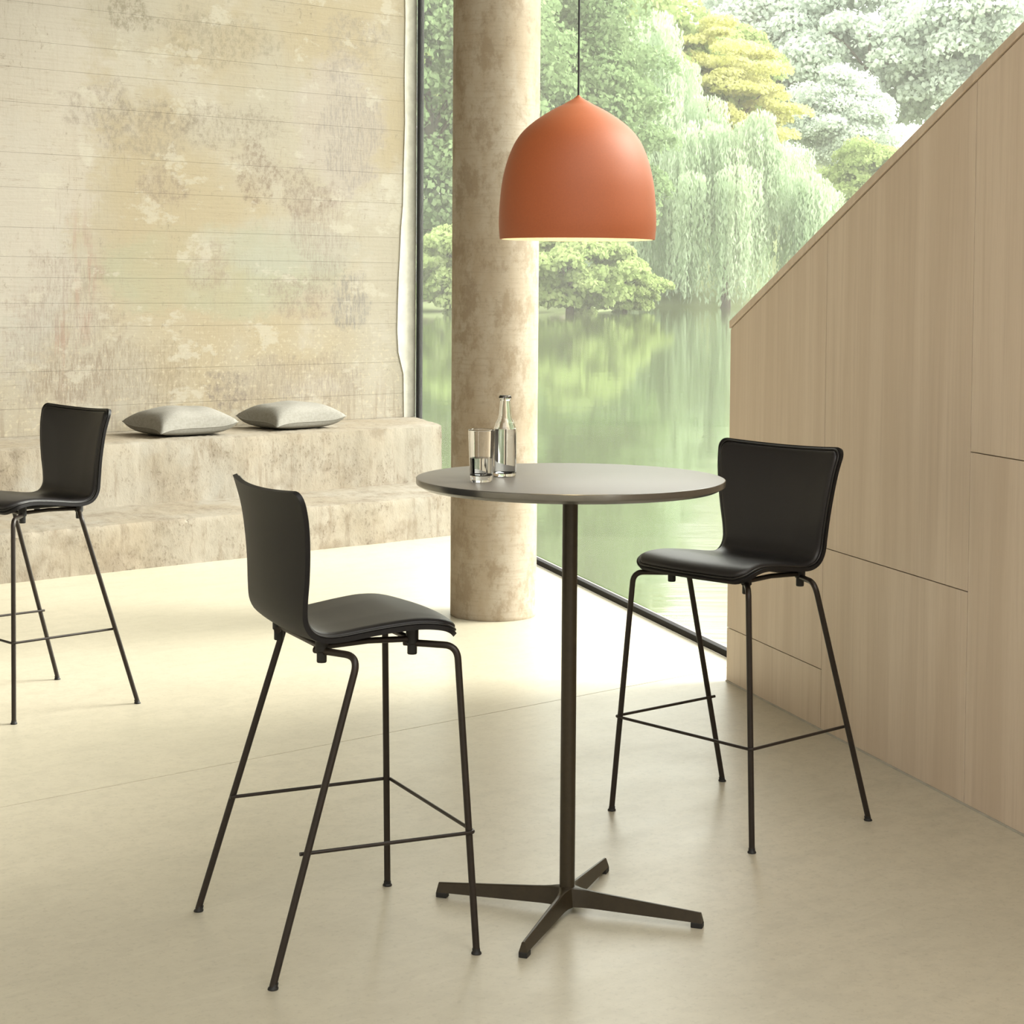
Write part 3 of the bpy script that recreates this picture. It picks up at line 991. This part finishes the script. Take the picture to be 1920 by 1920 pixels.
for zc, rr, fl in ((0.1875, 0.0150, 0.0008), (0.1885, 0.0148, 0.0006), (0.1925, 0.0138, 0.0002), (0.1938, 0.0125, 0)):
    for i in range(n):
        r_ = rr + (fl if i % 2 else -fl)
        cvv.append((r_ * math.cos(2 * math.pi * i / n), r_ * math.sin(2 * math.pi * i / n), zc))
for a in range(3):
    for i in range(n):
        j = (i + 1) % n
        cff.append([a * n + i, a * n + j, (a + 1) * n + j, (a + 1) * n + i])
cff.append([3 * n + i for i in range(n)])
cff.append([i for i in range(n)][::-1])
mk('crown_cap', cvv, cff, M['cap'], bt, smooth=True, angle=40)

# ------------------------------------------------------------------ pendant lamp
LZ = 1.614
lamp = empty('pendant_lamp', (0.1522, 4.4542, 0))
tag(lamp, 'matt terracotta bell-shaped pendant lamp hanging over the bar table', 'lamp')
pr = [(2.2, 181), (5, 184), (9.5, 187.5), (17, 191.5), (29, 198.5), (45, 206.5), (65, 218.5), (85, 232.5), (104, 250), (118, 270), (129.5, 296), (137.5, 324), (142.8, 353), (146.3, 393), (147, 421), (146, 438), (145.2, 449)]
K = 1 / 790.3
prof = [(r_ * K, LZ + (450.3 - y_) * K) for r_, y_ in pr]
ps = catmull(prof, 70)
outer = [(float(a), float(b)) for a, b in ps]
inner = [(max(0.004, r_ - 0.0045), z_ - 0.002) for r_, z_ in outer if z_ < LZ + 0.300][::-1]
inner = [(r_, max(z_, LZ + 0.0012)) for r_, z_ in inner[::-1]][::-1]
v, f = lathe([(0, outer[0][1])] + outer + [(outer[-1][0] - 0.0045, LZ + 0.0012)], 96)
sh = mk('shade', v, f, M['terracotta'], lamp, smooth=True, angle=50)
iv, if_ = lathe([(r_ - 0.0002, z_) for r_, z_ in inner] + [(0, LZ + 0.302)], 96)
mk('lining', iv, if_, M['shade_in'], sh, smooth=True, angle=50)
v, f = lathe([(0, LZ + 0.045), (0.014, LZ + 0.047), (0.026, LZ + 0.056), (0.033, LZ + 0.072), (0.034, LZ + 0.085), (0.028, LZ + 0.108), (0.016, LZ + 0.130), (0.014, LZ + 0.145), (0, LZ + 0.145)], 32)
mk('bulb', v, f, M['bulb'], lamp, smooth=True)
v, f = lathe([(0, LZ + 0.140), (0.019, LZ + 0.140), (0.019, LZ + 0.205), (0.012, LZ + 0.215), (0.004, LZ + 0.30), (0, LZ + 0.30)], 24)
mk('socket', v, f, M['cord'], lamp, smooth=True, angle=40)
v, f = tube([(0, 0, outer[0][1] - 0.01), (0, 0, 3.0), (0, 0, CEIL - 0.03)], 0.0024, 10)
mk('cord', v, f, M['cord'], lamp, smooth=True, angle=50)
v, f = lathe([(0, CEIL - 0.05), (0.012, CEIL - 0.05), (0.055, CEIL - 0.03), (0.06, CEIL - 0.001), (0, CEIL - 0.001)], 40)
mk('ceiling_rose', v, f, M['terracotta'], lamp, smooth=True, angle=40)

# ------------------------------------------------------------------ the lake and its far bank
WZ = -0.12
out0 = G0 + NG * 0.14
wl = [out0 - D_ * 260 , out0 + D_ * 40, out0 + D_ * 40 + NG * 330, out0 - D_ * 260 + NG * 330]
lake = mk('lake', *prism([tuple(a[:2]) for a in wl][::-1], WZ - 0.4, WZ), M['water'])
tag(lake, kind='structure')

def hill_z(x, y):
    d = y - (152 + 10 * math.sin(x * 0.05) - 0.0 * x)
    if d < 0:
        return -1.0 + max(-3, d * 0.2)
    zz = -0.6 + 0.9 * (1 - math.exp(-d / 3)) + 26 * (1 - math.exp(-d / 75.0)) * (0.62 + 0.38 / (1 + math.exp(-(x - 8) / 9)))
    return zz + 0.4 * math.sin(x * 0.21) * math.sin(y * 0.17)
nx, ny = 90, 70
v, f = [], []
for j in range(ny + 1):
    for i in range(nx + 1):
        x = -90 + 260 * i / nx
        y = 140 + 200 * (j / ny)
        v.append((x, y, hill_z(x, y)))
for j in range(ny):
    for i in range(nx):
        q = j * (nx + 1) + i
        f.append([q, q + 1, q + nx + 2, q + nx + 1])
tag(mk('hillside', v, f, M['grass'], smooth=True), kind='structure')

def quads_mesh(name, C, U, V, mat, parent):
    """many leaf quads: centres C, half axes U, V (n,3)"""
    n = len(C)
    P = np.stack([C - U - V * 0.2, C + V * -1.0, C + U - V * 0.2, C + V], axis=1).reshape(-1, 3)
    me = bpy.data.meshes.new(name)
    me.vertices.add(4 * n)
    me.vertices.foreach_set('co', P.astype(np.float32).ravel())
    me.loops.add(4 * n)
    me.loops.foreach_set('vertex_index', np.arange(4 * n, dtype=np.int32))
    me.polygons.add(n)
    me.polygons.foreach_set('loop_start', np.arange(0, 4 * n, 4, dtype=np.int32))
    me.polygons.foreach_set('loop_total', np.full(n, 4, dtype=np.int32))
    me.update(calc_edges=True)
    me.materials.append(mat)
    o = bpy.data.objects.new(name, me)
    COL.objects.link(o)
    o.parent = parent
    return o
def unit(a): return a / np.maximum(1e-9, np.linalg.norm(a, axis=1, keepdims=True))
def trunk(root, h, r, seed, spread):
    rg = random.Random(seed)
    parts = [tube([(0, 0, -0.8), (0.1 * r, 0, h * 0.25), (rg.uniform(-.4, .4) * r, rg.uniform(-.4, .4) * r, h * 0.62)], [r * 1.25, r * 0.85, r * 0.4], 10)]
    for k in range(6):
        a = rg.uniform(0, 6.28)
        z0 = h * rg.uniform(0.22, 0.5)
        l = spread * rg.uniform(0.4, 0.75)
        parts.append(tube([(0, 0, z0), (math.cos(a) * l * 0.5, math.sin(a) * l * 0.5, z0 + h * 0.14), (math.cos(a) * l, math.sin(a) * l, z0 + h * 0.22)], [r * 0.45, r * 0.28, r * 0.1], 7))
    return mk('trunk', *join(*parts), M['bark'], root, smooth=True, angle=60)
def broadleaf(name, label, mat, h, rx, seed, zlow=0.12, leaf=0.34, nb=70, per=230, flat=1.0):
    """h total height, rx crown radius"""
    rg = np.random.RandomState(seed)
    root = empty(name)
    tag(root, label, 'tree', 'trees on the far bank')
    cz, rz = h * (1 + zlow) / 2, h * (1 - zlow) / 2
    d = unit(rg.randn(nb, 3))
    rad = rg.uniform(0.45, 0.92, (nb, 1))
    cen = d * rad * np.array([rx, rx, rz]) + np.array([0, 0, cz])
    br = rg.uniform(0.20, 0.36, nb) * min(rx, rz)
    Cs, Ns = [], []
    for c, r in zip(cen, br):
        q = unit(rg.randn(per, 3))
        q[:, 2] = np.where(q[:, 2] < -0.3, -q[:, 2] * 0.5, q[:, 2])
        q = unit(q)
        rr = r * rg.uniform(0.72, 1.06, (per, 1))
        Cs.append(c + q * rr * np.array([1.1, 1.1, 0.75 * flat]))
        Ns.append(q)
    C = np.vstack(Cs); N = np.vstack(Ns)
    N = unit(N + 0.75 * rg.randn(*N.shape))
    U = unit(np.cross(N, rg.randn(*N.shape)))
    V = np.cross(N, U)
    s = leaf * rg.uniform(0.6, 1.3, (len(C), 1))
    quads_mesh('crown', C, U * s * 0.75, V * s, mat, root)
    trunk(root, h, max(0.25, h * 0.018), seed, rx)
    return root
def willow(name, label, mat, h, rx, seed, nst=900, leaf=0.30, zend=0.0):
    rg = np.random.RandomState(seed)
    root = empty(name)
    tag(root, label, 'tree', 'trees on the far bank')
    Cs, Us, Vs = [], [], []
    ncl = 34
    cl = []
    for k in range(ncl):
        a = rg.uniform(0, 6.283); r = rx * math.sqrt(rg.uniform(0.02, 1.0))
        cl.append((math.cos(a) * r, math.sin(a) * r, h * (1.0 - 0.42 * (r / rx) ** 2) * rg.uniform(0.80, 1.0), rx * rg.uniform(0.13, 0.24)))
    for k in range(nst):
        cx, cy, cz, cr = cl[rg.randint(ncl)]
        a = rg.uniform(0, 6.283); r = cr * math.sqrt(rg.uniform(0, 1))
        x, y = cx + math.cos(a) * r, cy + math.sin(a) * r
        z0 = cz - 0.5 * cr * (r / cr) ** 2
        rr = math.hypot(x, y) / rx
        ln = min(z0 - zend - rg.uniform(0.1, 1.2), h * rg.uniform(0.18, 0.5) * (0.6 + 0.8 * rr))
        ln = max(ln, 1.0)
        m = max(4, int(ln / (leaf * 1.15)))
        t = (np.arange(m) + rg.uniform(0, 1, m) * 0.6) / m
        sw = rg.uniform(-0.35, 0.35, 2)
        P = np.c_[x + sw[0] * t * t + 0.09 * rg.randn(m) + math.cos(a) * 0.35 * np.sqrt(t), y + sw[1] * t * t + 0.09 * rg.randn(m) + math.sin(a) * 0.35 * np.sqrt(t), z0 - ln * t]
        Cs.append(P)
        al = rg.uniform(0, 6.283, m)
        Us.append(np.c_[np.cos(al), np.sin(al), 0.3 * rg.randn(m)] * leaf * 0.34 * rg.uniform(0.6, 1.4, (m, 1)))
        Vs.append(np.c_[0.25 * rg.randn(m), 0.25 * rg.randn(m), -np.ones(m)] * leaf * rg.uniform(0.7, 1.3, (m, 1)))
    quads_mesh('crown', np.vstack(Cs), np.vstack(Us), np.vstack(Vs), mat, root)
    trunk(root, h * 1.1, h * 0.022, seed, rx * 0.9)
    return root

def put(o, x, y, s=1.0, rz=0.0, z=None):
    o.location = (x, y, hill_z(x, y) if z is None else z)
    o.scale = (s, s, s)
    o.rotation_euler = (0, 0, rz)
    return o
# near promontory with overhanging shrubs
rk = [broadleaf('waterside_shrub', 'bright green shrub hanging over the water beside the column', M['leaf_light'], 6.2, 4.6, 21, 0.0, 0.17, 70, 430),
      ]
put(rk[0], 3.4, 112, 1.0, 0.3, -0.6)
o = copy_tree(rk[0]); o['label'] = 'smaller bright shrub on the bank just left of the broad willow'; put(o, 7.2, 120, 0.62, 2.1, -0.5)
o = copy_tree(rk[0]); o['label'] = 'shrub low on the water behind the concrete column'; put(o, -3.0, 114, 0.95, 4.0, -0.6)
pv, pf = [], []
for j in range(13):
    for i in range(37):
        a, r = 2 * math.pi * i / 36, j / 12
        pv.append((-3 + 12.5 * r * math.cos(a), 128 + 17 * r * math.sin(a), 0.9 * (1 - r * r) - 0.45 + 0.1 * math.sin(5 * a)))
for j in range(12):
    for i in range(36):
        pf.append([j * 37 + i, (j + 1) * 37 + i, (j + 1) * 37 + i + 1, j * 37 + i + 1])
tag(mk('promontory', pv, pf, M['grass'], smooth=True), kind='structure')

t1 = broadleaf('leafy_tree', 'dense green tree between the window post and the column', M['leaf_green'], 27, 8.5, 31, 0.03, 0.20, 130, 440)
put(t1, -5.5, 126, 1.0, 0.0, 0)
o = copy_tree(t1); o['label'] = 'dense green tree behind the top of the lamp cord'; put(o, 3.2, 134, 0.95, 1.7, 0.2)
w1 = willow('weeping_willow', 'tall pale weeping willow rising behind the terracotta lamp', M['leaf_willow'], 27, 8.0, 41, 2200, 0.27)
put(w1, 9.2, 160, 1.0, 0.4)
w2 = willow('weeping_willow', 'broad weeping willow trailing into the lake left of the stair wall', M['leaf_willow'], 17.5, 8.6, 47, 2400, 0.25)
put(w2, 17.5, 154.5, 1.0, 1.2, -0.2)
y1 = broadleaf('yellow_tree', 'yellow-green tree with spreading branches above the willow', M['leaf_yellow'], 27, 8.2, 51, 0.1, 0.27, 95, 400, 0.6)
put(y1, 22.0, 190, 0.8, 0.0)
r1 = broadleaf('round_tree', 'round pale green tree beyond the willow', M['leaf_hazy'], 14, 7.0, 61, 0.06, 0.20, 90, 460)
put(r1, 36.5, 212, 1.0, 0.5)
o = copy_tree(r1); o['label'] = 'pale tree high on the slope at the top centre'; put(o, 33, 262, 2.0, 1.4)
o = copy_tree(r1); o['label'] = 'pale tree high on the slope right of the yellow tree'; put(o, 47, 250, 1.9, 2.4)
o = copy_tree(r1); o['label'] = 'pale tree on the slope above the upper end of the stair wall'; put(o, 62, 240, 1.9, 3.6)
r2 = broadleaf('leafy_tree', 'green tree low behind the stair wall slope', M['leaf_light'], 15, 6.5, 71, 0.06, 0.23, 80, 400)
put(r2, 33, 172, 0.8, 0.0)
o = copy_tree(r2); o['label'] = 'green tree filling the gap behind the two willows'; put(o, 14.5, 196, 1.45, 2.0)
o = copy_tree(r2); o['label'] = 'tall green tree at the back behind the yellow tree'; put(o, 24, 225, 1.3, 4.0)
o = copy_tree(r2); o['label'] = 'green tree at the back right of the column'; put(o, 2.5, 176, 2.0, 3.3)
